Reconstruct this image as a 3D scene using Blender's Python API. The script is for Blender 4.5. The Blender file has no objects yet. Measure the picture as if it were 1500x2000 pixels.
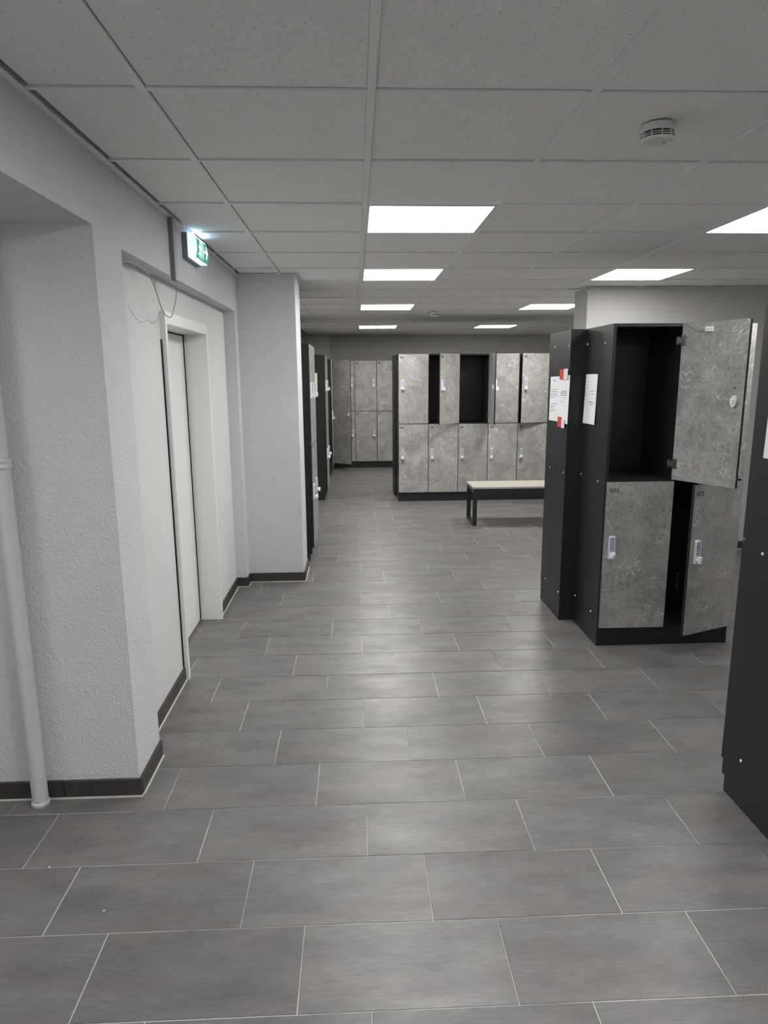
import bpy, bmesh, math, random
from mathutils import Matrix, Vector

random.seed(7)
SC = bpy.context.scene
COL = SC.collection

# ------------------------------------------------------------------ camera
PITCH, YAW, ROLL, CAM_H, FPX = 0.197192, 0.040312, -0.007235, 1.6668, 1324.55
def cam_axes():
    cy, sy = math.cos(YAW), math.sin(YAW)
    cp, sp = math.cos(PITCH), math.sin(PITCH)
    f = Vector((sy*cp, cy*cp, -sp))
    rt = Vector((cy, -sy, 0.0))
    up = rt.cross(f)
    cr, sr = math.cos(ROLL), math.sin(ROLL)
    return f, rt*cr + up*sr, up*cr - rt*sr
CF, CR, CU = cam_axes()
cam = bpy.data.cameras.new('camera')
cam.sensor_fit = 'HORIZONTAL'
cam.sensor_width = 36.0
cam.lens = FPX/1500.0*36.0
cam.clip_start = 0.05
cam_o = bpy.data.objects.new('camera', cam)
COL.objects.link(cam_o)
m = Matrix.Identity(4)
for i in range(3):
    m[i][0], m[i][1], m[i][2] = CR[i], CU[i], -CF[i]
m[0][3], m[1][3], m[2][3] = 0.0, 0.0, CAM_H
cam_o.matrix_world = m
SC.camera = cam_o

# ------------------------------------------------------------------ world, exposure
w = bpy.data.worlds.new('world')
SC.world = w
w.use_nodes = True
w.node_tree.nodes['Background'].inputs[0].default_value = (0.0, 0.0, 0.0, 1)
w.node_tree.nodes['Background'].inputs[1].default_value = 0.0
SC.view_settings.view_transform = 'Standard'
SC.view_settings.look = 'None'
SC.view_settings.gamma = 1.0
SC.view_settings.use_curve_mapping = False
SC.view_settings.exposure = 1.31
PANEL_E = 9.0          # radiance of the LED ceiling panels

# ------------------------------------------------------------------ dimensions (metres)
CEIL = 2.4388
GX, GY, GP = -0.5688, 2.0555, 0.625      # ceiling grid origin and pitch
TX, TY = 0.6, 0.3                        # floor tile pitch
TY0, TX0 = 1.5197, -0.181
XL = -0.90                               # left wall face
YB = 13.30                               # back wall face
XR = 5.06                                # right wall face
YN = -2.95                               # wall behind the photographer

# ------------------------------------------------------------------ materials
MATS = {}
def newmat(name):
    mt = bpy.data.materials.new(name)
    mt.use_nodes = True
    nt = mt.node_tree
    b = nt.nodes['Principled BSDF']
    MATS[name] = mt
    return mt, nt, b
def N(nt, typ, **kw):
    n = nt.nodes.new(typ)
    for k, v in kw.items():
        setattr(n, k, v)
    return n
def plain(name, col, rough=0.5, metal=0.0, spec=0.5, emit=None, estr=0.0):
    mt, nt, b = newmat(name)
    b.inputs['Base Color'].default_value = (*col, 1)
    b.inputs['Roughness'].default_value = rough
    b.inputs['Metallic'].default_value = metal
    b.inputs['Specular IOR Level'].default_value = spec
    if emit:
        b.inputs['Emission Color'].default_value = (*emit, 1)
        b.inputs['Emission Strength'].default_value = estr
    return mt
def ramp(nt, stops):
    r = N(nt, 'ShaderNodeValToRGB')
    el = r.color_ramp.elements
    el[0].position, el[0].color = stops[0][0], (*stops[0][1], 1)
    el[1].position, el[1].color = stops[-1][0], (*stops[-1][1], 1)
    for p, c in stops[1:-1]:
        e = el.new(p); e.color = (*c, 1)
    return r
def g(v): return (v, v, v)

def plaster(name, col, scale, bump, dist):
    mt, nt, b = newmat(name)
    L = nt.links
    tc = N(nt, 'ShaderNodeNewGeometry')
    n1 = N(nt, 'ShaderNodeTexNoise'); n1.inputs['Scale'].default_value = scale; n1.inputs['Detail'].default_value = 4; n1.inputs['Roughness'].default_value = 0.6
    n2 = N(nt, 'ShaderNodeTexNoise'); n2.inputs['Scale'].default_value = 1.3; n2.inputs['Detail'].default_value = 3
    L.new(tc.outputs['Position'], n1.inputs['Vector']); L.new(tc.outputs['Position'], n2.inputs['Vector'])
    r = ramp(nt, [(0.3, tuple(c*0.93 for c in col)), (0.7, col)])
    L.new(n2.outputs['Fac'], r.inputs[0]); L.new(r.outputs[0], b.inputs['Base Color'])
    rm = ramp(nt, [(0.38, g(0)), (0.70, g(1))])
    L.new(n1.outputs['Fac'], rm.inputs[0])
    bp = N(nt, 'ShaderNodeBump'); bp.inputs['Strength'].default_value = bump; bp.inputs['Distance'].default_value = dist
    L.new(rm.outputs[0], bp.inputs['Height']); L.new(bp.outputs[0], b.inputs['Normal'])
    b.inputs['Roughness'].default_value = 0.75
    b.inputs['Specular IOR Level'].default_value = 0.3
    return mt
plaster('rough_plaster', (0.74, 0.745, 0.765), 95, 0.75, 0.004)
plaster('smooth_paint', (0.725, 0.725, 0.725), 25, 0.05, 0.002)
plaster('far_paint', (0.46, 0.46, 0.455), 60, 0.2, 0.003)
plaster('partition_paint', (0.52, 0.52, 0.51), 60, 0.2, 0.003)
plain('white_lacquer', (0.83, 0.84, 0.81), 0.35)
plain('white_plastic', (0.70, 0.70, 0.68), 0.4)
plain('pipe_paint', (0.62, 0.62, 0.63), 0.45)
plain('grey_plastic', (0.22, 0.22, 0.225), 0.5)
plain('cable_grey', (0.42, 0.41, 0.39), 0.5)
plain('dark_void', (0.006, 0.006, 0.006), 0.9)
plain('slab_dark', (0.05, 0.05, 0.05), 0.9)
plain('black_edge', (0.010, 0.010, 0.011), 0.5)
plain('black_metal', (0.018, 0.018, 0.020), 0.42)
plain('hinge_metal', (0.22, 0.22, 0.22), 0.35, 0.9)
plain('silver', (0.78, 0.79, 0.82), 0.3, 0.25)
plain('keypad_blue', (0.045, 0.075, 0.26), 0.4)
plain('key_white', (0.72, 0.76, 0.86), 0.4)
plain('print_dark', (0.03, 0.03, 0.035), 0.6)
plain('print_grey', (0.30, 0.31, 0.33), 0.7)
plain('paper', (0.80, 0.82, 0.82), 0.7)
plain('paper_cream', (0.78, 0.76, 0.60), 0.7)
plain('tape_red', (0.72, 0.04, 0.05), 0.35)
plain('tape_white', (0.78, 0.78, 0.78), 0.35)
plain('sealant', (0.62, 0.61, 0.58), 0.6)
plain('runner_white', (0.84, 0.84, 0.83), 0.5)
plain('brown_sill', (0.16, 0.12, 0.08), 0.5)
plain('frame_alu', (0.75, 0.75, 0.75), 0.4)
PANEL_K = {'cool': 1.0, 'strong': 1.8, 'medium': 1.35, 'soft': 0.7}
for k_, c_ in (('cool', (1.0, 0.99, 0.98)), ('strong', (1.0, 0.975, 0.91)), ('medium', (1.0, 0.975, 0.91)), ('soft', (1.0, 0.975, 0.93))):
    plain('led_diffuser_'+k_, (0.8, 0.8, 0.8), 0.5, emit=c_, estr=PANEL_E*PANEL_K[k_])
plain('sign_lens', (0.8, 0.85, 0.9), 0.4, emit=(0.72, 0.86, 1.0), estr=0.4)
plain('sign_slot', (0.8, 0.85, 0.9), 0.4, emit=(0.50, 0.72, 1.0), estr=6.0)
plain('sign_green', (0.0, 0.25, 0.13), 0.4, emit=(0.0, 0.40, 0.24), estr=0.25)
plain('sign_white', (0.8, 0.85, 0.85), 0.4, emit=(0.85, 0.95, 1.0), estr=0.4)

def mk_black():
    mt, nt, b = newmat('black_laminate')
    L = nt.links
    tc = N(nt, 'ShaderNodeNewGeometry')
    n1 = N(nt, 'ShaderNodeTexNoise'); n1.inputs['Scale'].default_value = 2.0; n1.inputs['Detail'].default_value = 4
    L.new(tc.outputs['Position'], n1.inputs['Vector'])
    r = ramp(nt, [(0.3, (0.013, 0.0135, 0.0155)), (0.7, (0.018, 0.0185, 0.0215))])
    L.new(n1.outputs['Fac'], r.inputs[0]); L.new(r.outputs[0], b.inputs['Base Color'])
    b.inputs['Roughness'].default_value = 0.42
    b.inputs['Specular IOR Level'].default_value = 0.38
mk_black()

def mk_stone():
    mt, nt, b = newmat('grey_stone_laminate')
    L = nt.links
    tc = N(nt, 'ShaderNodeTexCoord'); oi = N(nt, 'ShaderNodeObjectInfo')
    cmb = N(nt, 'ShaderNodeMath', operation='MULTIPLY'); cmb.inputs[1].default_value = 37.0
    L.new(oi.outputs['Random'], cmb.inputs[0])
    add = N(nt, 'ShaderNodeVectorMath', operation='ADD')
    L.new(tc.outputs['Object'], add.inputs[0]); L.new(cmb.outputs[0], add.inputs[1])
    V = add.outputs[0]
    a = N(nt, 'ShaderNodeTexNoise'); a.inputs['Scale'].default_value = 6; a.inputs['Detail'].default_value = 8; a.inputs['Roughness'].default_value = 0.62; a.inputs['Distortion'].default_value = 0.6
    L.new(V, a.inputs['Vector'])
    base = ramp(nt, [(0.28, (0.235, 0.230, 0.222)), (0.5, (0.325, 0.320, 0.310)), (0.75, (0.42, 0.415, 0.402))])
    L.new(a.outputs['Fac'], base.inputs[0])
    sp = N(nt, 'ShaderNodeTexNoise'); sp.inputs['Scale'].default_value = 60; sp.inputs['Detail'].default_value = 3
    L.new(V, sp.inputs['Vector'])
    sr = ramp(nt, [(0.30, g(0.74)), (0.48, g(1.0)), (0.72, g(1.12))])
    L.new(sp.outputs['Fac'], sr.inputs[0])
    mu = N(nt, 'ShaderNodeMix', data_type='RGBA', blend_type='MULTIPLY'); mu.inputs[0].default_value = 1.0
    L.new(base.outputs[0], mu.inputs[6]); L.new(sr.outputs[0], mu.inputs[7])
    # thin pale curved veins, present only in patches
    v = N(nt, 'ShaderNodeTexNoise'); v.inputs['Scale'].default_value = 11; v.inputs['Detail'].default_value = 2.5; v.inputs['Distortion'].default_value = 1.6
    L.new(V, v.inputs['Vector'])
    vr = ramp(nt, [(0.482, g(0)), (0.50, g(1)), (0.518, g(0))])
    L.new(v.outputs['Fac'], vr.inputs[0])
    ms = N(nt, 'ShaderNodeTexNoise'); ms.inputs['Scale'].default_value = 7.5; ms.inputs['Detail'].default_value = 3
    L.new(V, ms.inputs['Vector'])
    mr = ramp(nt, [(0.52, g(0)), (0.62, g(0.9))])
    L.new(ms.outputs['Fac'], mr.inputs[0])
    mm = N(nt, 'ShaderNodeMath', operation='MULTIPLY')
    L.new(vr.outputs[0], mm.inputs[0]); L.new(mr.outputs[0], mm.inputs[1])
    mx = N(nt, 'ShaderNodeMix', data_type='RGBA'); L.new(mm.outputs[0], mx.inputs[0])
    L.new(mu.outputs[2], mx.inputs[6]); mx.inputs[7].default_value = (0.78, 0.78, 0.76, 1)
    L.new(mx.outputs[2], b.inputs['Base Color'])
    b.inputs['Roughness'].default_value = 0.45
    b.inputs['Specular IOR Level'].default_value = 0.4
mk_stone()

def mk_floor(name, lo, mid, hi, rough):
    mt, nt, b = newmat(name)
    L = nt.links
    ge = N(nt, 'ShaderNodeNewGeometry'); oi = N(nt, 'ShaderNodeObjectInfo')
    sm = N(nt, 'ShaderNodeMath', operation='ADD')
    L.new(oi.outputs['Random'], sm.inputs[0]); L.new(ge.outputs['Random Per Island'], sm.inputs[1])
    wn = N(nt, 'ShaderNodeTexWhiteNoise', noise_dimensions='1D'); L.new(sm.outputs[0], wn.inputs['W'])
    of = N(nt, 'ShaderNodeVectorMath', operation='SCALE'); of.inputs['Scale'].default_value = 20
    L.new(wn.outputs['Color'], of.inputs[0])
    sc = N(nt, 'ShaderNodeVectorMath', operation='MULTIPLY'); sc.inputs[1].default_value = (1.0, 2.6, 1.0)
    L.new(ge.outputs['Position'], sc.inputs[0])
    ad = N(nt, 'ShaderNodeVectorMath', operation='ADD'); L.new(sc.outputs[0], ad.inputs[0]); L.new(of.outputs[0], ad.inputs[1])
    n1 = N(nt, 'ShaderNodeTexNoise'); n1.inputs['Scale'].default_value = 3.0; n1.inputs['Detail'].default_value = 9; n1.inputs['Roughness'].default_value = 0.66
    L.new(ad.outputs[0], n1.inputs['Vector'])
    r = ramp(nt, [(0.30, lo), (0.5, mid), (0.72, hi)])
    L.new(n1.outputs['Fac'], r.inputs[0])
    st = N(nt, 'ShaderNodeVectorMath', operation='MULTIPLY'); st.inputs[1].default_value = (18.0, 130.0, 18.0)
    L.new(ge.outputs['Position'], st.inputs[0])
    n3 = N(nt, 'ShaderNodeTexNoise'); n3.inputs['Scale'].default_value = 1.0; n3.inputs['Detail'].default_value = 4
    L.new(st.outputs[0], n3.inputs['Vector'])
    r3 = ramp(nt, [(0.3, g(0.86)), (0.7, g(1.10))])
    L.new(n3.outputs['Fac'], r3.inputs[0])
    m0 = N(nt, 'ShaderNodeMix', data_type='RGBA', blend_type='MULTIPLY'); m0.inputs[0].default_value = 1.0
    L.new(r.outputs[0], m0.inputs[6]); L.new(r3.outputs[0], m0.inputs[7])
    n2 = N(nt, 'ShaderNodeTexNoise'); n2.inputs['Scale'].default_value = 2.4; n2.inputs['Detail'].default_value = 4
    L.new(ad.outputs[0], n2.inputs['Vector'])
    r2 = ramp(nt, [(0.40, (0.965, 1.005, 0.995)), (0.60, (1.055, 0.985, 0.975))])
    L.new(n2.outputs['Fac'], r2.inputs[0])
    mu = N(nt, 'ShaderNodeMix', data_type='RGBA', blend_type='MULTIPLY'); mu.inputs[0].default_value = 1.0
    L.new(m0.outputs[2], mu.inputs[6]); L.new(r2.outputs[0], mu.inputs[7])
    mr = N(nt, 'ShaderNodeMapRange'); mr.inputs[3].default_value = 0.92; mr.inputs[4].default_value = 1.08
    L.new(wn.outputs['Value'], mr.inputs[0])
    m3 = N(nt, 'ShaderNodeMix', data_type='RGBA', blend_type='MULTIPLY'); m3.inputs[0].default_value = 1.0
    L.new(mu.outputs[2], m3.inputs[6]); L.new(mr.outputs[0], m3.inputs[7])
    L.new(m3.outputs[2], b.inputs['Base Color'])
    b.inputs['Specular IOR Level'].default_value = 0.62
    rr = ramp(nt, [(0.3, g(rough+0.06)), (0.7, g(rough-0.04))])
    L.new(n1.outputs['Fac'], rr.inputs[0]); L.new(rr.outputs[0], b.inputs['Roughness'])
    return mt
mk_floor('floor_stoneware', (0.108, 0.106, 0.107), (0.152, 0.150, 0.151), (0.196, 0.193, 0.193), 0.36)
mk_floor('baseboard_stoneware', (0.030, 0.028, 0.027), (0.040, 0.037, 0.036), (0.052, 0.048, 0.047), 0.5)
def mk_grout():
    mt, nt, b = newmat('grout')
    L = nt.links
    ge = N(nt, 'ShaderNodeNewGeometry')
    n1 = N(nt, 'ShaderNodeTexNoise'); n1.inputs['Scale'].default_value = 1.7; n1.inputs['Detail'].default_value = 5; n1.inputs['Roughness'].default_value = 0.65
    L.new(ge.outputs['Position'], n1.inputs['Vector'])
    r = ramp(nt, [(0.32, (0.14, 0.135, 0.13)), (0.43, (0.36, 0.355, 0.335)), (0.54, (0.56, 0.55, 0.52))])
    L.new(n1.outputs['Fac'], r.inputs[0]); L.new(r.outputs[0], b.inputs['Base Color'])
    b.inputs['Roughness'].default_value = 0.8
mk_grout()

def mk_ceiling():
    mt, nt, b = newmat('mineral_fibre')
    L = nt.links
    ge = N(nt, 'ShaderNodeNewGeometry')
    n1 = N(nt, 'ShaderNodeTexNoise'); n1.inputs['Scale'].default_value = 150; n1.inputs['Detail'].default_value = 2
    L.new(ge.outputs['Position'], n1.inputs['Vector'])
    r = ramp(nt, [(0.27, (0.40, 0.40, 0.40)), (0.34, (0.86, 0.86, 0.85))])
    L.new(n1.outputs['Fac'], r.inputs[0]); L.new(r.outputs[0], b.inputs['Base Color'])
    n2 = N(nt, 'ShaderNodeTexNoise'); n2.inputs['Scale'].default_value = 220; n2.inputs['Detail'].default_value = 3
    L.new(ge.outputs['Position'], n2.inputs['Vector'])
    bp = N(nt, 'ShaderNodeBump'); bp.inputs['Strength'].default_value = 0.25; bp.inputs['Distance'].default_value = 0.002
    L.new(n2.outputs['Fac'], bp.inputs['Height']); L.new(bp.outputs[0], b.inputs['Normal'])
    b.inputs['Roughness'].default_value = 0.9
    b.inputs['Specular IOR Level'].default_value = 0.2
mk_ceiling()

def mk_bench():
    mt, nt, b = newmat('pale_bench_top')
    L = nt.links
    ge = N(nt, 'ShaderNodeNewGeometry')
    sc = N(nt, 'ShaderNodeVectorMath', operation='MULTIPLY'); sc.inputs[1].default_value = (2.0, 30.0, 30.0)
    L.new(ge.outputs['Position'], sc.inputs[0])
    n1 = N(nt, 'ShaderNodeTexNoise'); n1.inputs['Scale'].default_value = 2; n1.inputs['Detail'].default_value = 4
    L.new(sc.outputs[0], n1.inputs['Vector'])
    r = ramp(nt, [(0.3, (0.36, 0.355, 0.31)), (0.7, (0.44, 0.435, 0.39))])
    L.new(n1.outputs['Fac'], r.inputs[0]); L.new(r.outputs[0], b.inputs['Base Color'])
    b.inputs['Roughness'].default_value = 0.45
mk_bench()

# ------------------------------------------------------------------ mesh helpers
class MB:
    """collects shapes into one bmesh"""
    def __init__(s): s.bm = bmesh.new()
    def box(s, x0, x1, y0, y1, z0, z1, bev=0.0):
        r = bmesh.ops.create_cube(s.bm, size=1.0)
        vs = r['verts']
        for v in vs:
            v.co = Vector((x0 + (v.co.x+0.5)*(x1-x0), y0 + (v.co.y+0.5)*(y1-y0), z0 + (v.co.z+0.5)*(z1-z0)))
        if bev > 0:
            ed = list({e for v in vs for e in v.link_edges})
            bmesh.ops.bevel(s.bm, geom=ed, offset=bev, segments=1, affect='EDGES', profile=0.5)
        return s
    def cyl(s, p, axis, r0, r1, h, seg=24):
        """frustum starting at p, along axis 'x','y','z' (or -)"""
        d = {'x': Vector((1,0,0)), 'y': Vector((0,1,0)), 'z': Vector((0,0,1)), '-x': Vector((-1,0,0)), '-y': Vector((0,-1,0)), '-z': Vector((0,0,-1))}[axis]
        q = Vector((0,0,1)).rotation_difference(d).to_matrix().to_4x4()
        mt = Matrix.Translation(Vector(p) + d*h/2) @ q
        bmesh.ops.create_cone(s.bm, cap_ends=True, segments=seg, radius1=r0, radius2=r1, depth=h, matrix=mt)
        return s
    def lathe(s, prof, seg=32, center=(0,0,0)):
        rings = []
        for r, z in prof:
            if r < 1e-6:
                rings.append([s.bm.verts.new((center[0], center[1], center[2]+z))])
            else:
                rings.append([s.bm.verts.new((center[0]+r*math.cos(2*math.pi*k/seg), center[1]+r*math.sin(2*math.pi*k/seg), center[2]+z)) for k in range(seg)])
        for a, b in zip(rings, rings[1:]):
            for k in range(seg):
                k2 = (k+1) % seg
                if len(a) == 1 and len(b) == 1: continue
                if len(a) == 1: s.bm.faces.new((a[0], b[k], b[k2]))
                elif len(b) == 1: s.bm.faces.new((a[k], b[0], a[k2]))
                else: s.bm.faces.new((a[k], b[k], b[k2], a[k2]))
        return s
    def prism(s, pts, axis, a0, a1):
        """extrude a 2D outline: axis 'y' -> pts are (x,z); axis 'x' -> pts are (y,z); axis 'z' -> (x,y)"""
        def P(p, a):
            return {'y': (p[0], a, p[1]), 'x': (a, p[0], p[1]), 'z': (p[0], p[1], a)}[axis]
        A = [s.bm.verts.new(P(p, a0)) for p in pts]
        B = [s.bm.verts.new(P(p, a1)) for p in pts]
        n = len(pts)
        s.bm.faces.new(A); s.bm.faces.new(list(reversed(B)))
        for k in range(n):
            s.bm.faces.new((A[k], B[k], B[(k+1) % n], A[(k+1) % n]))
        return s
    def tube(s, pts, r, seg=8):
        pts = [Vector(p) for p in pts]
        rings = []
        for i, p in enumerate(pts):
            t = (pts[min(i+1, len(pts)-1)] - pts[max(i-1, 0)]).normalized()
            a = t.orthogonal().normalized() if i == 0 else (rings_a - t*rings_a.dot(t)).normalized()
            rings_a = a
            b = t.cross(a)
            rings.append([s.bm.verts.new(p + (a*math.cos(2*math.pi*k/seg) + b*math.sin(2*math.pi*k/seg))*r) for k in range(seg)])
        for A, B in zip(rings, rings[1:]):
            for k in range(seg):
                s.bm.faces.new((A[k], A[(k+1) % seg], B[(k+1) % seg], B[k]))
        s.bm.faces.new(list(reversed(rings[0]))); s.bm.faces.new(rings[-1])
        return s
    def mesh(s, name, mats, smooth=False, edge=None):
        bmesh.ops.recalc_face_normals(s.bm, faces=s.bm.faces)
        me = bpy.data.meshes.new(name)
        if edge is not None:
            for f in s.bm.faces:
                f.material_index = 0 if abs(f.normal[edge]) > 0.9 else 1
        s.bm.to_mesh(me); s.bm.free()
        for mt in (mats if isinstance(mats, (list, tuple)) else [mats]):
            me.materials.append(MATS[mt])
        if smooth:
            for p in me.polygons: p.use_smooth = True
        return me
    def build(s, name, mats, parent=None, smooth=False, edge=None):
        return link(name, s.mesh(name, mats, smooth, edge), parent)

def link(name, data, parent=None, loc=(0,0,0), rz=0.0):
    o = bpy.data.objects.new(name, data)
    COL.objects.link(o)
    o.location = loc
    o.rotation_euler = (0, 0, rz)
    if parent is not None: o.parent = parent
    return o
def tag(o, label, cat, group=None, kind=None):
    o['label'] = label
    o['category'] = cat
    if group: o['group'] = group
    if kind: o['kind'] = kind
    return o
def empty(name, loc=(0,0,0), rz=0.0):
    o = link(name, None, None, loc, rz)
    o.empty_display_size = 0.1
    return o
def structure(o, label, cat):
    return tag(o, label, cat, kind='structure')
def project(x, y, z):
    d = Vector((x, y, z - CAM_H))
    zz = d.dot(CF)
    if zz <= 0.05: return None
    return 750 + FPX*d.dot(CR)/zz, 1000 - FPX*d.dot(CU)/zz
def smooth_path(pts, n=6):
    pts = [Vector(p) for p in pts]
    out = []
    for i in range(len(pts)-1):
        p0, p1, p2, p3 = pts[max(i-1,0)], pts[i], pts[i+1], pts[min(i+2, len(pts)-1)]
        for k in range(n):
            t = k/n
            out.append(0.5*((2*p1) + (p2-p0)*t + (2*p0-5*p1+4*p2-p3)*t*t + (3*p1-p0-3*p2+p3)*t**3))
    out.append(pts[-1])
    return out

# ------------------------------------------------------------------ floor
floor = structure(MB().box(-3.7, XR+0.2, YN-0.2, YB+0.3, -0.12, -0.0022).build('floor', 'grout'),
                  'grey stoneware tile floor laid in staggered rows with pale joints', 'floor')
JT = 0.0038
def tile_mb(mb, x, y, z1=0.0):
    return mb.box(x+JT/2, x+TX-JT/2, y+JT/2, y+TY-JT/2, -0.008, z1, 0.0009)
tile_me = tile_mb(MB(), 0, 0).mesh('floor_tile', 'floor_stoneware')
cand, rest = [], []
for i in range(-15, 40):
    y = TY0 + TY*i
    if y > YB: continue
    off = (TX0 - 0.2*i) % 0.6
    k = -7
    while True:
        x = off + 0.6*k
        k += 1
        if x > XR: break
        if x + TX < -3.7: continue
        if y > 2.55 and x + TX < -1.0: continue
        pc = [project(x+a*TX, y+b*TY, 0) for a in (0, 1) for b in (0, 1)]
        vis = all(pc) and any(-5 < p[0] < 1505 and -5 < p[1] < 2005 for p in pc)
        cx, cy = x+TX/2, y+TY/2
        hid = (cx > 1.75 and 2.6 < cy and cx > 0.36*cy + 0.1 and cy < 9) or (cy > 9.3 and cx > 0.95) or (cx > 1.7 and cy < 2.3) or (cy > 12.7) or (cx < -0.75 and 5.4 < cy)
        if vis and not hid: cand.append((y, x))
        else: rest.append((y, x))
cand.sort()
for y, x in cand[:300]:
    link('floor_tile', tile_me, floor, (x, y, random.uniform(-0.0004, 0.0004)))
mb = MB()
for y, x in rest + cand[300:]: tile_mb(mb, x, y)
o = mb.build('remaining_floor_tiles', 'floor_stoneware', floor); o['kind'] = 'stuff'

# ------------------------------------------------------------------ walls
WT = 2.62
wl = MB()
wl.box(-3.6, XL, 2.53, 2.82, 0, WT)             # pier beside the side passage
wl.box(-3.6, XL, 0.6, 2.53, 2.19, WT)           # lintel above the passage
wl.box(-3.6, XL, YN, 0.6, 0, WT)                # near wall
wl.box(-1.45, XL, 2.82, 5.34, 2.16, WT)         # lintel above the lift recess
wl.box(-1.45, XL, 5.34, 5.46, 0, WT)
wl.box(-3.8, -3.6, 0.5, 2.82, 0, WT)            # end of the side passage
structure(wl.build('wall_left', 'rough_plaster'), 'light grey rough plaster wall with a side passage and a lift recess', 'wall')
structure(MB().box(-1.45, -0.450, 5.46, 5.88, 0, WT, 0.004).build('wall_pillar', 'rough_plaster'),
          'light grey plaster pillar jutting out beyond the lift recess', 'wall')
wr = MB()
wr.box(-1.45, -0.985, 2.82, 3.615, 0, 2.16)
wr.box(-1.45, -0.985, 4.585, 5.34, 0, 2.16)
wr.box(-1.45, -0.985, 3.615, 4.585, 1.985, 2.16)
wall_lift = structure(wr.build('wall_lift', 'smooth_paint'), 'smooth white wall around the lift door inside the recess', 'wall')
MB().tube(smooth_path([(-0.985, 3.114, 1.977), (-0.985, 3.169, 1.95), (-0.985, 3.236, 1.929), (-0.985, 3.31, 1.923), (-0.985, 3.385, 1.938), (-0.985, 3.475, 1.931), (-0.985, 3.57, 1.96), (-0.985, 3.608, 2.003)]), 0.0025, 6).build('plaster_ridge', 'rough_plaster', wall_lift, True)
wf = MB()
wf.box(-1.45, -0.95, 5.88, YB+0.15, 0, WT)
wf.box(-0.95, -0.46, 13.0, YB, 0, WT)
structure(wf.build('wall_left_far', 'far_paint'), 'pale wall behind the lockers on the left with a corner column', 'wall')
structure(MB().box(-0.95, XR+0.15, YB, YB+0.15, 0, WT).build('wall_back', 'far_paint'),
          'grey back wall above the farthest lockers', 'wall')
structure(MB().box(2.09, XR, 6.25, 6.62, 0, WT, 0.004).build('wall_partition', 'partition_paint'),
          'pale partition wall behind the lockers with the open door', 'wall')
structure(MB().box(XR, XR+0.15, YN, YB, 0, WT).build('wall_right', 'smooth_paint'),
          'pale side wall far to the right', 'wall')
structure(MB().box(-0.9, XR+0.15, YN-0.15, YN, 0, WT).build('wall_near', 'smooth_paint'),
          'pale wall at the near end of the room', 'wall')

# baseboards: pale sealant line on the floor, tile strips above it
BH, BT = 0.076, 0.012
def baseboard(name, segs, label):
    """segs: (axis, fixed, a0, a1, outward) ; axis 'x' runs along x at y=fixed"""
    sl = MB(); tiles = []
    for ax, fx, a0, a1, out in segs:
        def bx(mb, p, q2, t, z0, z1, bev=0.0):
            lo, hi = min(fx, fx+out*t), max(fx, fx+out*t)
            if ax == 'x': mb.box(p, q2, lo, hi, z0, z1, bev)
            else: mb.box(lo, hi, p, q2, z0, z1, bev)
            return mb
        bx(sl, a0, a1, BT+0.006, 0.0, 0.005)
        a = a0
        while a < a1 - 0.01:
            e = min(a + 0.6, a1)
            tiles.append(bx(MB(), a+0.0015, e-0.0015, BT, 0.005, BH, 0.001))
            a = e
    root = structure(sl.build(name, 'sealant'), label, 'baseboard')
    for t in tiles: t.build('baseboard_tile', 'baseboard_stoneware', root)
    return root
baseboard('baseboard_left', [('x', 2.53, -3.6, XL+BT, -1), ('y', XL, 2.53, 2.82, 1), ('y', -0.985, 2.82, 3.60, 1),
          ('y', -0.985, 4.60, 5.34, 1), ('x', 5.34, -0.973, XL+BT, -1), ('y', XL, 5.34, 5.46, 1),
          ('x', 5.46, XL+BT, -0.45+BT, -1), ('y', -0.45, 5.46, 5.88, 1)], 'dark tile baseboard following the left wall, recess and pillar')
baseboard('baseboard_partition', [('x', 6.25, 2.09-BT, XR, -1)], 'dark tile baseboard under the pale partition wall')

# ------------------------------------------------------------------ ceiling
LIGHTS = [(1, 2), (1, 5), (1, 9), (1, 14), (4, 2), (4, 5), (4, 9), (4, 14), (1, -2), (4, -2), (1, -6), (4, -6)]
ceil = structure(MB().box(-3.8, XR+0.2, YN-0.2, YB+0.2, 2.62, 2.70).build('ceiling', 'slab_dark'),
                 'suspended ceiling of speckled mineral fibre tiles in a white grid', 'ceiling')
TW_M, TW_C = 0.024, 0.015      # runner face widths
ROWS = range(-8, 18)
def ctile_mb(mb, x0, x1, y0, y1):
    return mb.box(x0, x1, y0, y1, CEIL+0.0050, CEIL+0.020, 0.0015)
def cell(i, j):
    x0 = GX + GP*i; x1 = x0 + GP
    if i == -1: x0 = XL
    y0 = GY + GP*j; y1 = min(y0 + GP, YB)
    return x0 + TW_M/2, x1 - TW_M/2, y0 + TW_C, y1 - 0.0035
ct_cache = {}
far_ct = MB()
for i in range(-1, 9):
    for j in ROWS:
        if (i, j) in LIGHTS: continue
        x0, x1, y0, y1 = cell(i, j)
        if i == 0: x0 += 0.003
        if i == -1: x0 += 0.022
        if j < -2 or i > 6:
            ctile_mb(far_ct, x0, x1, y0, y1); continue
        key = (round(x1-x0, 4), round(y1-y0, 4))
        if key not in ct_cache:
            ct_cache[key] = ctile_mb(MB(), 0, key[0], 0, key[1]).mesh('ceiling_tile', 'mineral_fibre')
        link('ceiling_tile', ct_cache[key], ceil, (x0, y0, random.uniform(-0.0006, 0.0006)))
o = far_ct.build('remaining_ceiling_tiles', 'mineral_fibre', ceil); o['kind'] = 'stuff'
def tee(mb, x0, x1, y0, y1):
    mb.box(x0, x1, y0, y1, CEIL-0.0015, CEIL+0.006)
    return mb
main_me = tee(MB(), -TW_M/2, TW_M/2, YN, YB).box(-0.001, 0.001, YN, YB, CEIL+0.0005, CEIL+0.04).mesh('main_runner', 'runner_white')
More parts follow.
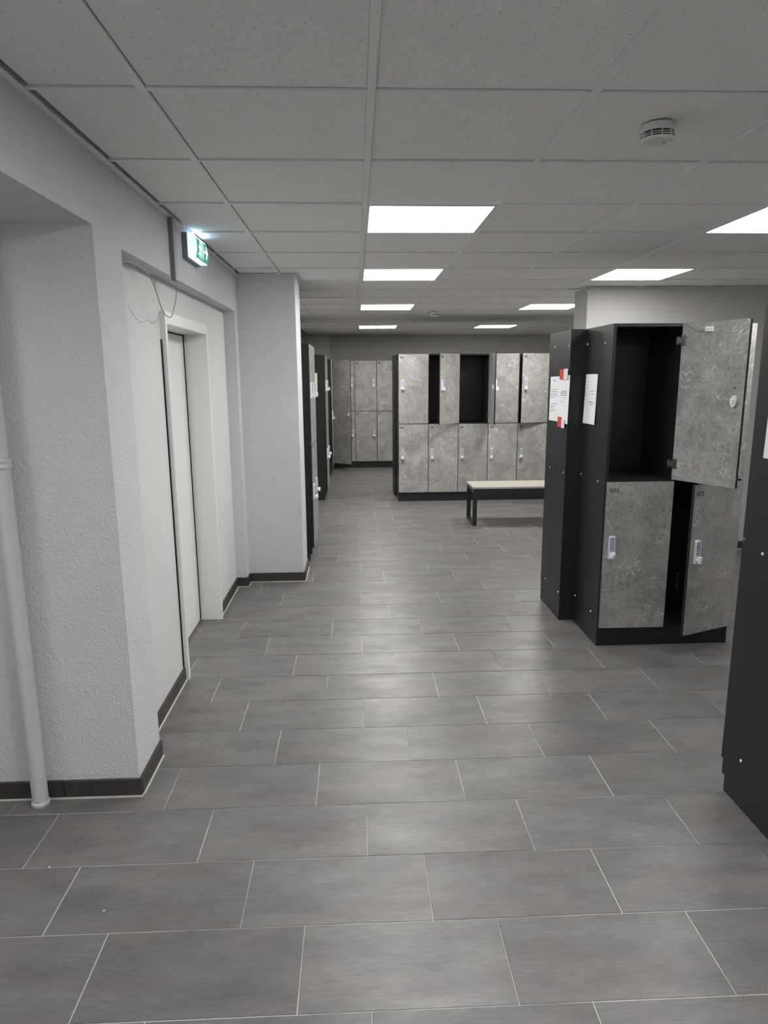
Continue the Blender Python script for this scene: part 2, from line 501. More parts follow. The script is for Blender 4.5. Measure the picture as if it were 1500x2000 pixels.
for i in range(0, 10):
    link('main_runner', main_me, ceil, (GX + GP*i, 0, 0))
c_me = tee(MB(), TW_M/2, GP - TW_M/2, 0, TW_C).mesh('cross_tee', 'runner_white')
c0_me = tee(MB(), XL+0.02, GX-TW_M/2, 0, TW_C).mesh('cross_tee', 'runner_white')
for j in range(-2, 18):
    link('cross_tee', c0_me, ceil, (0, GY+GP*j, 0))
    for i in range(0, 7):
        link('cross_tee', c_me, ceil, (GX+GP*i, GY+GP*j, 0))
mb = MB()
for j in range(-8, 18):
    for i in range(0, 9):
        if j < -2 or i > 6: tee(mb, GX+GP*i+TW_M/2, GX+GP*(i+1)-TW_M/2, GY+GP*j, GY+GP*j+TW_C)
o = mb.build('remaining_cross_tees', 'runner_white', ceil); o['kind'] = 'stuff'
ea = MB()
for a, b_, dx in ((YN, 2.50, 0.0), (2.50, 3.20, 0.004), (3.20, 5.46, 0.0)):
    ea.box(XL, XL+0.022+dx, a, b_, CEIL-0.0035-dx*0.5, CEIL-0.0005-dx*0.5)
    ea.box(XL, XL+0.002, a, b_, CEIL-0.003, CEIL+0.03)
ea.box(XL+0.02, -0.45, 5.44, 5.46, CEIL-0.003, CEIL)
ea.box(-0.45, -0.428, 5.44, 5.88, CEIL-0.003, CEIL)
ea.box(2.09, XR, 6.228, 6.25, CEIL-0.003, CEIL)
ea.box(2.068, 2.09, 6.228, 6.62, CEIL-0.003, CEIL)
ea.box(-0.95, XR, YB-0.022, YB, CEIL-0.003, CEIL)
ea.build('edge_profile', 'runner_white', ceil)

# LED panels
fr = MB()
fr.box(0.012, 0.613, 0.016, 0.030, CEIL-0.004, CEIL+0.012)
fr.box(0.012, 0.613, 0.605, 0.619, CEIL-0.004, CEIL+0.012)
fr.box(0.012, 0.024, 0.030, 0.605, CEIL-0.004, CEIL+0.012)
fr.box(0.601, 0.613, 0.030, 0.605, CEIL-0.004, CEIL+0.012)
fr_me = fr.mesh('panel_frame', 'frame_alu')
DF = {k_: MB().box(0.024, 0.601, 0.030, 0.605, CEIL-0.002, CEIL+0.008).mesh('diffuser', 'led_diffuser_'+k_) for k_ in PANEL_K}
DK = {(1, 9): 'strong', (4, 9): 'strong', (1, 14): 'medium', (4, 14): 'medium', (4, 5): 'soft'}
LL = {(1, 2): 'nearest and largest square LED ceiling panel of the middle row',
      (1, 5): 'second nearest square LED ceiling panel of the middle row',
      (1, 9): 'third square LED ceiling panel of the middle row, beside the far smoke detector',
      (1, 14): 'farthest small LED ceiling panel of the middle row, in front of the back wall',
      (4, 2): 'LED ceiling panel cut off by the right edge of the picture',
      (4, 5): 'LED ceiling panel in front of the pale partition wall',
      (4, 9): 'LED ceiling panel whose right end meets the corner of the partition wall',
      (4, 14): 'farthest small LED ceiling panel of the right row, above the black and grey lockers',
      (1, -2): 'LED ceiling panel of the middle row overhead near the photographer',
      (4, -2): 'LED ceiling panel of the right row overhead near the photographer',
      (1, -6): 'LED ceiling panel of the middle row at the near end wall',
      (4, -6): 'LED ceiling panel of the right row at the near end wall'}
for i, j in LIGHTS:
    t = empty('led_panel_light', (GX+GP*i, GY+GP*j, 0))
    tag(t, LL[(i, j)], 'ceiling light', 'LED panels in the suspended ceiling')
    link('panel_frame', fr_me, t); link('diffuser', DF[DK.get((i, j), 'cool')], t)

pl = empty('passage_light', (-2.1, 1.55, 2.19))
tag(pl, 'square ceiling light inside the side passage on the left', 'ceiling light')
MB().box(-0.2, 0.2, -0.2, 0.2, -0.03, 0.0, 0.003).build('light_housing', 'white_plastic', pl)
MB().box(-0.19, 0.19, -0.19, 0.19, -0.045, -0.028, 0.004).build('light_cover', 'led_diffuser_cool', pl)

# ------------------------------------------------------------------ lift door
d1 = structure(empty('door_1', (-0.985, 4.1, 0)), 'white lift door in a deep white steel frame', 'door')
def at_root(o, root):
    o.location = -Vector(root.location) + Vector(o.location); return o
f = MB()
f.box(-1.13, -0.957, 3.600, 3.632, 0.0, 2.0, 0.0015)
f.box(-1.13, -0.957, 4.570, 4.602, 0.0, 2.0, 0.0015)
f.box(-1.13, -0.957, 3.632, 4.570, 1.94, 2.0, 0.0015)
at_root(f.build('door_frame', 'white_lacquer', d1), d1)
at_root(MB().box(-1.135, -1.105, 3.632, 4.560, 0.012, 1.930, 0.001).build('door_leaf', 'white_lacquer', d1), d1)
at_root(MB().box(-1.20, -1.18, 3.55, 4.62, 0.0, 2.02).build('shaft_dark_backing', 'dark_void', d1), d1)  # added black backing sheet, the shaft's darkness put into its colour
at_root(MB().box(-1.18, -1.086, 3.632, 4.570, -0.001, 0.004, 0.001).build('door_sill', 'brown_sill', d1), d1)

at_root(MB().box(-1.1065, -1.1035, 4.542, 4.570, 0.010, 1.94).build('leaf_gap_shade', 'dark_void', d1), d1)  # black strip standing in for the shaded gap at the leaf's far edge
at_root(MB().box(-0.990, -0.979, 3.590, 3.600, 0.080, 1.86).build('frame_gap_shade', 'dark_void', d1), d1)  # solid black strip painted in for the shade between frame and wall

# door on the back wall, its head showing over the far lockers
d2 = structure(empty('door_2', (0.2, YB, 0)), 'flush pale door in the back wall, only its head showing over the far lockers', 'door')
f = MB()
f.box(-0.285, -0.235, YB-0.02, YB, 0, 2.09, 0.002)
f.box(0.635, 0.685, YB-0.02, YB, 0, 2.09, 0.002)
f.box(-0.235, 0.635, YB-0.02, YB, 2.035, 2.09, 0.002)
at_root(f.build('door_frame', 'far_paint', d2), d2)
at_root(MB().box(-0.228, 0.628, YB-0.012, YB, 0.005, 2.028, 0.001).build('door_leaf', 'far_paint', d2), d2)

# ------------------------------------------------------------------ down pipe
pp = empty('down_pipe', (-1.278, 2.482, 0))
tag(pp, 'white painted vertical pipe in front of the rough plaster pier', 'pipe')
MB().lathe([(0.030, 0.02), (0.030, 1.352)], 32).build('lower_tube', 'pipe_paint', pp, True)
MB().lathe([(0.0275, 1.385), (0.0275, 2.19)], 32).build('upper_tube', 'pipe_paint', pp, True)
MB().lathe([(0.030, 1.350), (0.0345, 1.352), (0.0350, 1.358), (0.0345, 1.364), (0.0325, 1.366), (0.0325, 1.372), (0.0350, 1.374), (0.0353, 1.381), (0.0345, 1.386), (0.027, 1.388)], 32).build('socket_collar', 'pipe_paint', pp, True)
MB().lathe([(0.0, 0.0), (0.034, 0.0), (0.034, 0.018), (0.031, 0.022), (0.0, 0.022)], 32).build('foot_seal', 'pipe_paint', pp, True)
MB().box(-0.012, 0.012, 0.022, 0.046, 1.362, 1.380).build('wall_bracket', 'pipe_paint', pp)

# ------------------------------------------------------------------ exit sign
es = empty('exit_sign', (XL, 3.97, 2.295))
tag(es, 'lit green and white emergency exit sign on the wall above the lift recess', 'exit sign')
MB().box(0.0, 0.028, -0.155, 0.150, -0.008, 0.124, 0.004).build('back_box', 'grey_plastic', es)
lens = [(0.028, 0.0), (0.062, 0.0), (0.070, 0.025), (0.073, 0.06), (0.070, 0.095), (0.060, 0.118), (0.028, 0.118)]
MB().prism(lens, 'y', -0.150, 0.148).build('lens_cover', 'sign_lens', es, False)
MB().box(0.034, 0.058, -0.06, 0.140, 0.1178, 0.1195).build('light_slot', 'sign_slot', es)
gp = MB()
prof = [(0.0645, 0.004), (0.0712, 0.025), (0.0742, 0.06), (0.0712, 0.095), (0.0655, 0.108)]
def curved(mb, y0, y1, prof, t=0.0008):
    back = [(x-t, z) for x, z in reversed(prof)]
    return mb.prism(prof + back, 'y', y0, y1)
curved(gp, -0.128, 0.140, prof)
gp.build('green_panel', 'sign_green', es)
def lx(z):
    for (xa, za), (xb, zb) in zip(prof, prof[1:]):
        if za <= z <= zb: return xa + (xb-xa)*(z-za)/(zb-za)
    return prof[-1][0]
pic = MB()
# running figure (head, body, limbs), door opening and arrow, white on green
def strip(pts, w):
    for (ya, za), (yb, zb) in zip(pts, pts[1:]):
        n = 4
        for k in range(n):
            y0 = ya+(yb-ya)*k/n; z0 = za+(zb-za)*k/n; y1 = ya+(yb-ya)*(k+1)/n; z1 = za+(zb-za)*(k+1)/n
            d = math.hypot(y1-y0, z1-z0); ny, nz = -(z1-z0)/d*w/2, (y1-y0)/d*w/2
            q4 = [(y0+ny, z0+nz), (y1+ny, z1+nz), (y1-ny, z1-nz), (y0-ny, z0-nz)]
            a = [pic.bm.verts.new((lx(z)+0.0022, y, z)) for y, z in q4]
            b = [pic.bm.verts.new((lx(z)+0.0002, y, z)) for y, z in q4]
            pic.bm.faces.new(a); pic.bm.faces.new(b[::-1])
            for e in range(4): pic.bm.faces.new((a[e], b[e], b[(e+1) % 4], a[(e+1) % 4]))
strip([(-0.060, 0.088), (-0.050, 0.088)], 0.016)
strip([(-0.058, 0.074), (-0.068, 0.045)], 0.018)
strip([(-0.062, 0.072), (-0.040, 0.064), (-0.034, 0.052)], 0.008)
strip([(-0.062, 0.070), (-0.084, 0.066), (-0.090, 0.054)], 0.008)
strip([(-0.066, 0.046), (-0.050, 0.034), (-0.056, 0.014)], 0.010)
strip([(-0.068, 0.046), (-0.080, 0.026), (-0.100, 0.024)], 0.010)
pic.build('pictogram_figure', 'sign_white', es)
pic = MB()
strip([(-0.020, 0.012), (-0.020, 0.100), (0.020, 0.100), (0.020, 0.012)], 0.009)
pic.build('pictogram_door', 'sign_white', es)
pic = MB()
strip([(0.045, 0.058), (0.120, 0.058)], 0.014)
strip([(0.090, 0.088), (0.122, 0.058), (0.090, 0.028)], 0.014)
pic.build('pictogram_arrow', 'sign_white', es)

# ------------------------------------------------------------------ cable trunking and loose cable
tr = empty('cable_trunking', (XL, 3.57, 2.14))
tag(tr, 'short grey vertical cable duct on the wall beside the exit sign', 'cable duct')
MB().box(0.0, 0.020, -0.022, 0.022, 0.0, 0.290, 0.001).build('duct_body', 'grey_plastic', tr)
MB().box(0.020, 0.026, -0.024, 0.024, 0.0, 0.290, 0.0015).build('duct_lid', 'cable_grey', tr)
cb = MB().tube(smooth_path([(-0.975, 2.97, 2.13), (-0.945, 3.05, 2.148), (-0.93, 3.235, 2.137), (-0.925, 3.34, 2.08), (-0.92, 3.42, 1.99),
      (-0.915, 3.50, 1.962), (-0.91, 3.555, 1.972), (-0.90, 3.60, 2.04), (-0.892, 3.610, 2.10), (-0.888, 3.588, 2.150)]), 0.003).build('loose_cable', 'cable_grey', None, True)
tag(cb, 'thin loose cable drooping from the duct over the lift frame', 'cable')

# ------------------------------------------------------------------ smoke detectors
def smoke(loc, label):
    t = empty('smoke_detector', loc)
    tag(t, label, 'smoke detector', 'smoke detectors on the ceiling')
    MB().lathe([(0.0, 0.0), (0.048, 0.0), (0.050, -0.004), (0.052, -0.022), (0.050, -0.0235), (0.0, -0.0235)], 40).build('base', 'white_plastic', t, False)
    MB().lathe([(0.0, -0.023), (0.046, -0.023), (0.046, -0.042), (0.0, -0.042)], 40).build('vent_chamber', 'dark_void', t)
    rb = MB()
    for z in (-0.0295, -0.0355):
        rb.lathe([(0.046, z), (0.0515, z), (0.0515, z-0.0018), (0.046, z-0.0018), (0.046, z)], 40)
    for k in range(10):
        a = 2*math.pi*k/10 + 0.2
        r = 0.0485
        c, s_ = math.cos(a), math.sin(a)
        r4 = bmesh.ops.create_cube(rb.bm, size=1.0, matrix=Matrix.Translation((r*c, r*s_, -0.0325)) @ Matrix.Rotation(a, 4, 'Z') @ Matrix.Diagonal((0.006, 0.002, 0.020, 1)))
    rb.build('vent_ribs', 'white_plastic', t)
    MB().lathe([(0.0, -0.0415), (0.051, -0.0415), (0.0505, -0.047), (0.046, -0.0505), (0.030, -0.053), (0.0, -0.0535)], 40).build('cap', 'white_plastic', t)
    MB().cyl((0.018, -0.012, -0.0525), '-z', 0.007, 0.006, 0.0025, 16).build('test_button', 'cable_grey', t)
    return t
smoke((0.967, 2.30, CEIL), 'large near white smoke detector on the ceiling above the open locker door')
smoke((0.985, 8.62, CEIL), 'small far white smoke detector near the third LED panel')

# ------------------------------------------------------------------ lockers
PT = 0.019           # board thickness
CW = 0.40            # column width
UD = 0.47            # carcass depth
UH = 1.955
DT = 0.019           # door thickness
Z0, ZM, Z1 = 0.122, 1.047, 1.952
_mc = {}
def cached(key, fn):
    if key not in _mc: _mc[key] = fn()
    return _mc[key]
def text_mesh(txt, size):
    cu = bpy.data.curves.new('number', 'FONT')
    cu.body = txt; cu.size = size; cu.extrude = 0.0004; cu.offset = 0.0006; cu.align_x = 'LEFT'; cu.resolution_u = 3
    o = bpy.data.objects.new('number', cu); COL.objects.link(o)
    dg = bpy.context.evaluated_depsgraph_get(); dg.update()
    me = bpy.data.meshes.new_from_object(o.evaluated_get(dg))
    bpy.data.objects.remove(o); bpy.data.curves.remove(cu)
    me.transform(Matrix.Rotation(math.pi/2, 4, 'X'))
    me.materials.clear(); me.materials.append(MATS['print_dark'])
    return me
def lock_meshes():
    # origin: centre of lock on the door face, front towards -y
    house = MB().prism([(-0.019, -0.070), (0.019, -0.070), (0.019, 0.066), (0.012, 0.070), (-0.012, 0.070), (-0.019, 0.066)], 'y', -0.020, 0.0).mesh('lock_housing', 'silver')
    pad = MB().box(-0.0135, 0.0135, -0.0225, -0.0195, -0.020, 0.060, 0.0008).mesh('keypad', 'keypad_blue')
    kb = MB()
    for r in range(6):
        for c in (-0.0065, 0.0065):
            kb.box(c-0.0042, c+0.0042, -0.0240, -0.0222, -0.016+0.0125*r, -0.016+0.0125*r+0.0085, 0.0006)
    keys = kb.mesh('key_buttons', 'key_white')
    kn = MB()
    kn.cyl((0, -0.0195, 0), '-y', 0.0165, 0.0155, 0.008, 20)
    kn.box(-0.010, 0.010, -0.046, -0.0265, -0.022, 0.022, 0.003)
    knob = kn.mesh('turn_knob', 'silver')
    inner = MB().prism([(0.017*math.cos(2*math.pi*k/20), 0.031*math.sin(2*math.pi*k/20)) for k in range(20)], 'y', 0.0, 0.016).box(-0.006, 0.010, 0.016, 0.024, -0.012, 0.012, 0.002).mesh('inner_lock', 'silver')
    screw = MB().box(-0.008, 0.008, 0.0, 0.004, -0.008, 0.008, 0.001).box(-0.004, 0.004, 0.004, 0.007, -0.004, 0.004).mesh('inner_bolt', 'hinge_metal')
    return house, pad, keys, knob, inner, screw
LOCK = lock_meshes()
smudge_me = MB().box(0, 0.011, -0.0006, 0, 0, 0.021).box(0.015, 0.026, -0.0006, 0, 0, 0.021).box(0.030, 0.040, -0.0006, 0, 0, 0.021).mesh('number_mark', 'print_dark')
hinge_me = MB().box(0.0, 0.030, 0.0, 0.003, -0.030, 0.030, 0.001).box(-0.002, 0.016, 0.003, 0.012, -0.022, 0.022, 0.002).mesh('hinge', 'hinge_metal')
hinge_arm_me = MB().box(-0.004, 0.030, 0.0, 0.003, -0.030, 0.030, 0.001).box(-0.014, 0.010, 0.003, 0.012, -0.016, 0.016, 0.002).box(-0.028, -0.010, 0.004, 0.014, -0.022, 0.022, 0.002).mesh('hinge', 'hinge_metal')
screw_me = MB().cyl((0, 0, 0), '-x', 0.0065, 0.005, 0.003, 12).mesh('screw', 'silver')

def door_mesh(hinge, wd, h):
    def f():
        mb = MB()
        if hinge == 'R': mb.box(-wd, 0, -DT, 0, 0, h, 0.0008)
        else: mb.box(0, wd, -DT, 0, 0, h, 0.0008)
        return mb.mesh('door', ['grey_stone_laminate', 'black_edge'], edge=1)
    return cached(('door', hinge, wd, round(h, 4)), f)
def add_door(unit, col, z0, z1, hinge='R', ang=0.0, number=None, turn=0.0, detail=True, lock_drop=0.40, inner=False, cable=False, dx=0.0):
    CW = UNIT_CW[unit.name]
    wd = CW - 0.007
    hx = col*CW + (CW-0.0035 if hinge == 'R' else 0.0035) + dx
    a = math.radians(ang) * (1 if hinge == 'R' else -1)
    d = link('door', door_mesh(hinge, wd, z1-z0), unit, (hx, -0.002, z0), a)
    fx = -wd + 0.050 if hinge == 'R' else wd - 0.050      # lock sits near the free edge
    lz = (z1 - z0) - lock_drop
    for me in LOCK[:3]:
        link(me.name, me, d, (fx, -DT, lz))
    k = link('turn_knob', LOCK[3], d, (fx, -DT, lz - 0.046)); k.rotation_euler = (0, math.radians(turn), 0)
    if detail:
        nx = (-wd if hinge == 'R' else 0) + 0.024
        if number:
            link('number_label', text_mesh(number, 0.036), d, (nx, -DT-0.0003, (z1-z0)-0.066))
        else:
            link('number_mark', smudge_me, d, (nx, -DT, (z1-z0)-0.055))
    if inner:
        link('inner_lock', LOCK[4], d, (fx, 0, lz-0.03)); link('inner_bolt', LOCK[5], d, (fx+0.005, 0, lz+0.04))
        for hz in (0.095, (z1-z0)-0.095):
            h = link('hinge', hinge_arm_me if cable else hinge_me, d, (0, 0, hz))
            h.scale = (-1, 1, 1) if hinge == 'R' else (1, 1, 1)
    if cable:
        link('contact_plate', MB().box(-0.20, -0.15, 0, 0.010, (z1-z0)-0.055, (z1-z0)-0.030, 0.002).mesh('contact_plate', 'white_plastic'), d)
        pts = [(-0.155, 0.012, (z1-z0)-0.045), (-0.130, 0.016, (z1-z0)-0.055), (-0.09, 0.018, (z1-z0)-0.040), (-0.045, 0.016, (z1-z0)-0.012), (-0.030, 0.006, (z1-z0)+0.003), (-0.012, -0.008, (z1-z0)+0.003)]
        link('contact_wire', MB().tube(smooth_path(pts), 0.0012, 6).mesh('contact_wire', 'black_metal', True), d)
    return d
UNIT_CW = {}
def locker(loc, rz, label, ncols=2, tall=(), group='locker units', screws='L', toe=False, CW=CW):
    """local frame: front face at y=0 looking to -y, body towards +y, x from 0 to ncols*CW"""
    W = ncols*CW
    u = empty('locker_unit', (loc[0], loc[1], 0), rz)
    tag(u, label, 'lockers', group)
    UNIT_CW[u.name] = CW
    sp = cached(('side', toe), lambda: (MB().prism([(0.022, 0), (UD, 0), (UD, UH), (0, UH), (0, 0.065), (0.022, 0.065)], 'x', 0, PT) if toe else MB().box(0, PT, 0, UD, 0, UH, 0.0008)).mesh('side_panel', 'black_laminate'))
    link('side_panel', sp, u); link('side_panel', sp, u, (W-PT, 0, 0))
    for c in range(1, ncols):
        link('divider', cached('div', lambda: MB().box(-PT/2, PT/2, 0.002, UD-0.008, Z0+0.001, UH-PT).mesh('divider', 'black_laminate')), u, (c*CW, 0, 0))
    link('top_panel', cached(('top', ncols, CW), lambda: MB().box(PT, W-PT, 0.0, UD-0.001, UH-PT, UH, 0.0008).mesh('top_panel', 'black_laminate')), u)
    link('bottom_panel', cached(('bot', ncols, CW), lambda: MB().box(PT, W-PT, 0.001, UD-0.009, Z0-PT, Z0).mesh('bottom_panel', 'black_laminate')), u)
    link('back_panel', cached(('back', ncols, CW), lambda: MB().box(PT, W-PT, UD-0.008, UD, 0.0, UH-PT).mesh('back_panel', 'black_laminate')), u)
    link('plinth', cached(('plinth', ncols, toe, CW), lambda: MB().box(PT, W-PT, 0.024 if toe else 0.006, 0.040 if toe else 0.024, 0.0, Z0-PT).mesh('plinth', 'black_edge')), u)
    for c in range(ncols):
        if c not in tall:
            link('shelf', cached(('shelf', ncols, CW), lambda: MB().box(PT, CW-PT/2, 0.002, UD-0.008, ZM-PT/2-0.004, ZM+PT/2-0.004).mesh('shelf', 'black_laminate')), u, (c*CW, 0, 0))
    for side in screws:
        for z in (1.855, 1.025, 0.19):
            for y in (0.12, 0.435):
                s_ = link('screw', screw_me, u, (0 if side == 'L' else W, y, z + random.uniform(-0.004, 0.004)))
                if side == 'R': s_.rotation_euler = (0, 0, math.pi)
    return u
LO, UP_ = (Z0+0.002, ZM-0.005), (ZM+0.003, Z1)

# 071 / 072 unit and the one standing back to back with it
A = locker((1.482, 3.95), 0, 'black locker unit with doors 071 and 072, its upper left door swung wide open', CW=0.416)
add_door(A, 0, *UP_, ang=117, inner=True, cable=True, dx=-0.012)
add_door(A, 1, *UP_)
add_door(A, 0, *LO, number='071', turn=35)
add_door(A, 1, *LO, ang=23, number='072', turn=0, inner=True)
vd = MB()
for k in range(6): vd.cyl((0.718, UD-0.0085, 0.218+0.020*k), '-y', 0.005, 0.004, 0.002, 8)
o = vd.build('vent_dots', 'silver', A); o['kind'] = 'stuff'
B = locker((1.385+0.8, 4.42+UD), math.pi, 'black locker unit back to back with the 071 lockers, side panel with two taped notices', screws='R')
for c in (0, 1):
    add_door(B, c, *UP_); add_door(B, c, *LO)
C = locker((1.478+0.8, 2.46), math.pi, 'black locker side panel in the right foreground cut off by the picture edge', screws='R', toe=True)
for c in (0, 1):
    add_door(C, c, *UP_); add_door(C, c, *LO)

# island row in the middle distance
IY = 9.062
names = ['left end unit of the middle locker row, its upper right door half open',
         'centre unit of the middle locker row behind the bench, with one open black compartment',
         'right unit of the middle locker row, upper door slightly ajar, partly hidden by black panel']
isl = [locker((0.565 + 0.8*k, IY), 0, names[k], group='middle locker row', screws='L' if k == 0 else '') for k in range(3)]
st = {0: (0, 8), 1: (42, -5), 2: (90, 6), 3: (2, 0), 4: (13, 4), 5: (0, 0)}
for k in range(6):
    u, c = isl[k//2], k % 2
    add_door(u, c, *UP_, ang=st[k][0], turn=st[k][1]+ (0 if k else 90), inner=st[k][0] > 30)
    add_door(u, c, *LO, turn=[90, 10, 75, 20, 60, 0][k])
bk = ['back to back locker unit behind the left end of the middle row',
      'back to back locker unit behind the centre of the middle row',
      'back to back locker unit behind the right part of the middle row']
for k in range(3):
    u = locker((0.535 + 0.8*(k+1), IY + 2*UD), math.pi, bk[k], group='back to back middle lockers', screws='R' if k == 0 else '')
    for c in (0, 1):
        add_door(u, c, *UP_, detail=False); add_door(u, c, *LO, detail=False)

# lockers along the left wall, fronts towards +x
def wall_unit(y0, label, tall=()):
    return locker((-0.420, y0), math.pi/2, label, tall=tall, group='lockers along the left wall', toe=True)
u1 = wall_unit(6.09, 'nearest locker unit along the left wall, just past the plaster pillar')
u2 = wall_unit(9.235, 'second locker unit along the left wall, a cream note on its black side')
u3 = wall_unit(11.55, 'farthest locker unit along the left wall with a tall door standing open', tall=(0, 1))
for u in (u1, u2):
    for c in (0, 1):
        add_door(u, c, *UP_, hinge='R', turn=20*c); add_door(u, c, *LO, hinge='R', turn=30)
add_door(u3, 0, LO[0], Z1, hinge='R', lock_drop=0.92)
add_door(u3, 1, LO[0], Z1, hinge='R', ang=57, lock_drop=0.92, inner=True)

# far row in front of the back wall
f1 = locker((-0.410, 12.585), 0, 'far locker unit against the back wall, left part behind the open tall door', group='far locker row', screws='')
f2 = locker((0.392, 12.585), 0, 'far locker unit against the back wall beside the middle row end', group='far locker row', screws='')
for u in (f1, f2):
    for c in (0, 1):
        add_door(u, c, *UP_, hinge='L', turn=10*c); add_door(u, c, *LO, hinge='L', turn=70)

# ------------------------------------------------------------------ bench
bn = empty('bench', (1.305, 7.46, 0))
tag(bn, 'low bench with a pale top and black square tube frame before the middle lockers', 'bench')
BL, BD, BZ = 1.5, 0.44, 0.443
MB().box(-0.004, BL+0.004, -0.004, BD+0.004, BZ-0.022, BZ, 0.002).build('seat_top', ['pale_bench_top', 'cable_grey'], bn, edge=2)
for y in (0.0, BD-0.03):
    MB().box(0.046, BL-0.046, y, y+0.03, BZ-0.092, BZ-0.023, 0.001).build('apron', 'black_metal', bn)
for x in (0.0, BL-0.046):
    for y in (0.0, BD-0.03):
        MB().box(x, x+0.046, y, y+0.03, 0.0, BZ-0.023, 0.0015).build('leg', 'black_metal', bn)
    MB().box(x, x+0.046, 0.03, BD-0.03, 0.0, 0.03, 0.0015).build('floor_bar', 'black_metal', bn)
    MB().box(x, x+0.046, 0.03, BD-0.03, BZ-0.062, BZ-0.023, 0.0015).build('top_bar', 'black_metal', bn)
MB().cyl((-0.0005, 0.018, BZ-0.045), '-x', 0.008, 0.007, 0.003, 12).build('screw_cap', 'silver', bn)

# ------------------------------------------------------------------ notices
def sheet(name, loc, axis, wd, ht, label, mat='paper', curl=0.006, lines=(), cat='notice', skew=0.0):
    """sheet standing in the plane x=const (axis 'x', width along -y to camera) or y=const (axis 'y')"""
    root = empty(name, loc)
    tag(root, label, cat, 'paper notices taped to lockers')
    nx_, nz_ = 6, 8
    mb = MB()
    fr_, bk_ = [], []
    for i in range(nx_+1):
        a, b = [], []
        for j in range(nz_+1):
            s_, t_ = i/nx_, j/nz_
            off = 0.0012 + curl*((2*s_-1)**2)*(1-t_)*0.6 + curl*0.4*max(0, 0.3-t_)
            h = t_*ht + skew*s_
            def P(o_):
                return (-o_, s_*wd, h) if axis == 'x' else (s_*wd, -o_, h)
            a.append(mb.bm.verts.new(P(off+0.0006))); b.append(mb.bm.verts.new(P(off)))
        fr_.append(a); bk_.append(b)
    for i in range(nx_):
        for j in range(nz_):
            mb.bm.faces.new((fr_[i][j], fr_[i+1][j], fr_[i+1][j+1], fr_[i][j+1]))
            mb.bm.faces.new((bk_[i][j], bk_[i][j+1], bk_[i+1][j+1], bk_[i+1][j]))
    for i in range(nx_):
        mb.bm.faces.new((fr_[i][0], bk_[i][0], bk_[i+1][0], fr_[i+1][0])); mb.bm.faces.new((fr_[i][-1], fr_[i+1][-1], bk_[i+1][-1], bk_[i][-1]))
    for j in range(nz_):
        mb.bm.faces.new((fr_[0][j], fr_[0][j+1], bk_[0][j+1], bk_[0][j])); mb.bm.faces.new((fr_[-1][j], bk_[-1][j], bk_[-1][j+1], fr_[-1][j+1]))
    mb.build('paper_sheet', mat, root)
    if lines:
        pm = MB()
        for s0, s1, t_, th in lines:
            n = 5
            for k in range(n):
                sa, sb = s0+(s1-s0)*k/n, s0+(s1-s0)*(k+1)/n
                sm_ = (sa+sb)/2
                off = 0.0012 + curl*((2*sm_-1)**2)*(1-t_)*0.6 + curl*0.4*max(0, 0.3-t_) + 0.0006
                z = t_*ht + skew*sm_
                if axis == 'x': pm.box(-off-0.0006, -off+0.0004, sa*wd, sb*wd, z, z+th)
                else: pm.box(sa*wd, sb*wd, -off-0.0006, -off+0.0004, z, z+th)
        pm.build('printed_lines', 'print_grey', root)
    return root
XB, XA = 1.385, 1.482
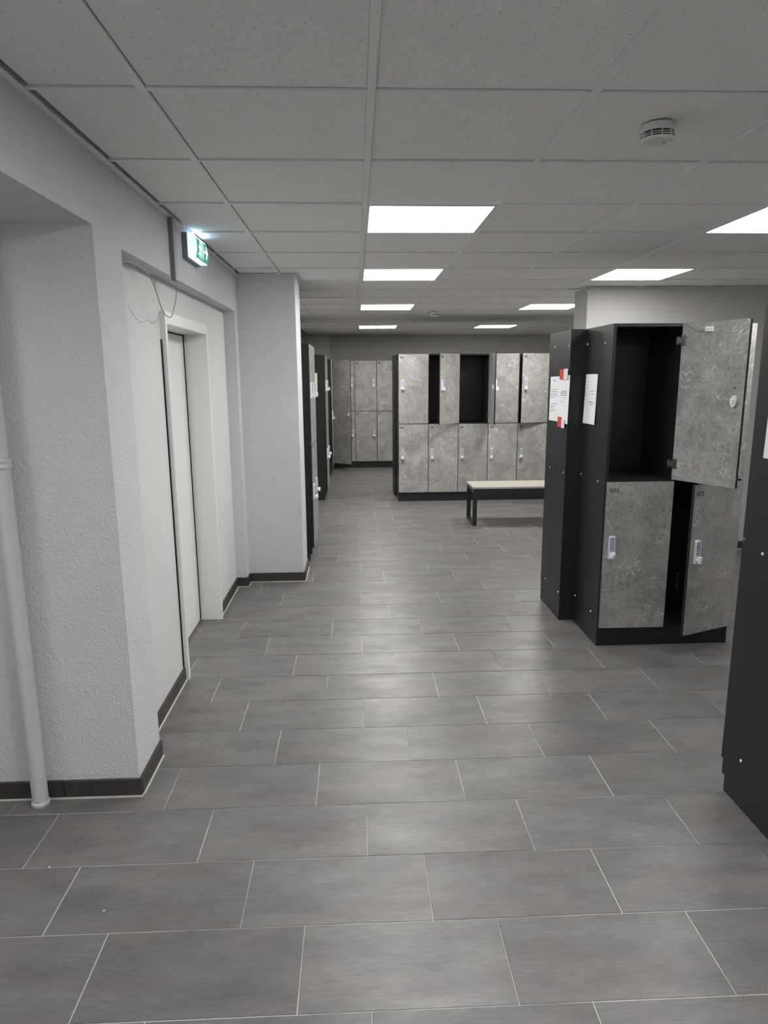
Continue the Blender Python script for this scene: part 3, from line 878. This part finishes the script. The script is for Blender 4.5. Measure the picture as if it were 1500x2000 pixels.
# in these sheets s grows with y: s=1 is the far (left in picture) side
n1 = sheet('notice', (XB, 4.622, 1.357), 'x', 0.215, 0.303, 'printed white notice on black locker side, left of the pair with red tape', curl=0.004, skew=-0.004,
      lines=[(0.45, 0.65, 0.90, 0.008)] + [(0.92-ln, 0.92, t, 0.004) for ln, t in ((0.12, 0.77), (0.75, 0.70), (0.72, 0.655), (0.60, 0.61), (0.72, 0.565), (0.3, 0.52), (0.7, 0.38), (0.5, 0.33), (0.3, 0.29), (0.6, 0.24), (0.3, 0.2))])
n2 = sheet('notice', (XB-0.002, 4.395, 1.352), 'x', 0.225, 0.315, 'white notice with few centred lines, right of the pair with red tape', curl=0.006,
      lines=[(0.25, 0.75, 0.66, 0.006), (0.2, 0.85, 0.62, 0.006), (0.25, 0.8, 0.575, 0.006), (0.4, 0.55, 0.52, 0.004), (0.55, 0.8, 0.44, 0.004)])
tp = MB().box(-0.0085, -0.0075, 0.115, 0.205, 0.288, 0.352); tp.build('red_tape', 'tape_red', n2)
tp = MB().box(-0.0085, -0.0075, 0.030, 0.115, 0.288, 0.356); tp.build('white_tape', 'tape_white', n2)
tp = MB().box(-0.0100, -0.0090, 0.120, 0.205, -0.028, 0.040); tp.build('red_tape', 'tape_red', n2)
tp = MB().box(-0.0100, -0.0090, 0.052, 0.120, -0.030, 0.030); tp.build('white_tape', 'tape_white', n2)
sheet('notice', (XA, 4.165, 1.362), 'x', 0.213, 0.310, 'single white notice on the black side of the 071 lockers', curl=0.010,
      lines=[(0.25, 0.55, 0.66, 0.005), (0.3, 0.5, 0.60, 0.005), (0.25, 0.7, 0.43, 0.006), (0.3, 0.5, 0.39, 0.005)] + [(0.93, 0.98, 0.9-0.07*k, 0.012) for k in range(6)])
sheet('notice', (1.478, 2.175, 1.368), 'x', 0.213, 0.297, 'white notice on the foreground locker panel at the right picture edge')
sheet('notice', (-0.640, 9.235, 1.405), 'y', 0.135, 0.312, 'cream paper note on black side of the second locker unit at left', mat='paper_cream')

# ------------------------------------------------------------------ small litter on the floor
def crumb(x, y, s_, lb):
    mb = MB()
    bmesh.ops.create_icosphere(mb.bm, subdivisions=1, radius=s_)
    for v in mb.bm.verts:
        v.co = Vector((v.co.x*random.uniform(0.7, 1.4), v.co.y*random.uniform(0.7, 1.3), (v.co.z+s_*0.5)*0.5 if v.co.z > -s_*0.5 else 0.0))
    o = mb.build('paper_crumb', 'paper'); o.location = (x, y, 0.0003)
    tag(o, lb, 'crumb', 'white crumbs on the floor')
crumb(-1.088, 2.119, 0.004, 'white crumb on the floor tiles below the pipe')
crumb(-0.827, 1.910, 0.004, 'white crumb on the floor in the left foreground')
crumb(-0.420, 1.500, 0.004, 'white crumb on the floor at the bottom edge')
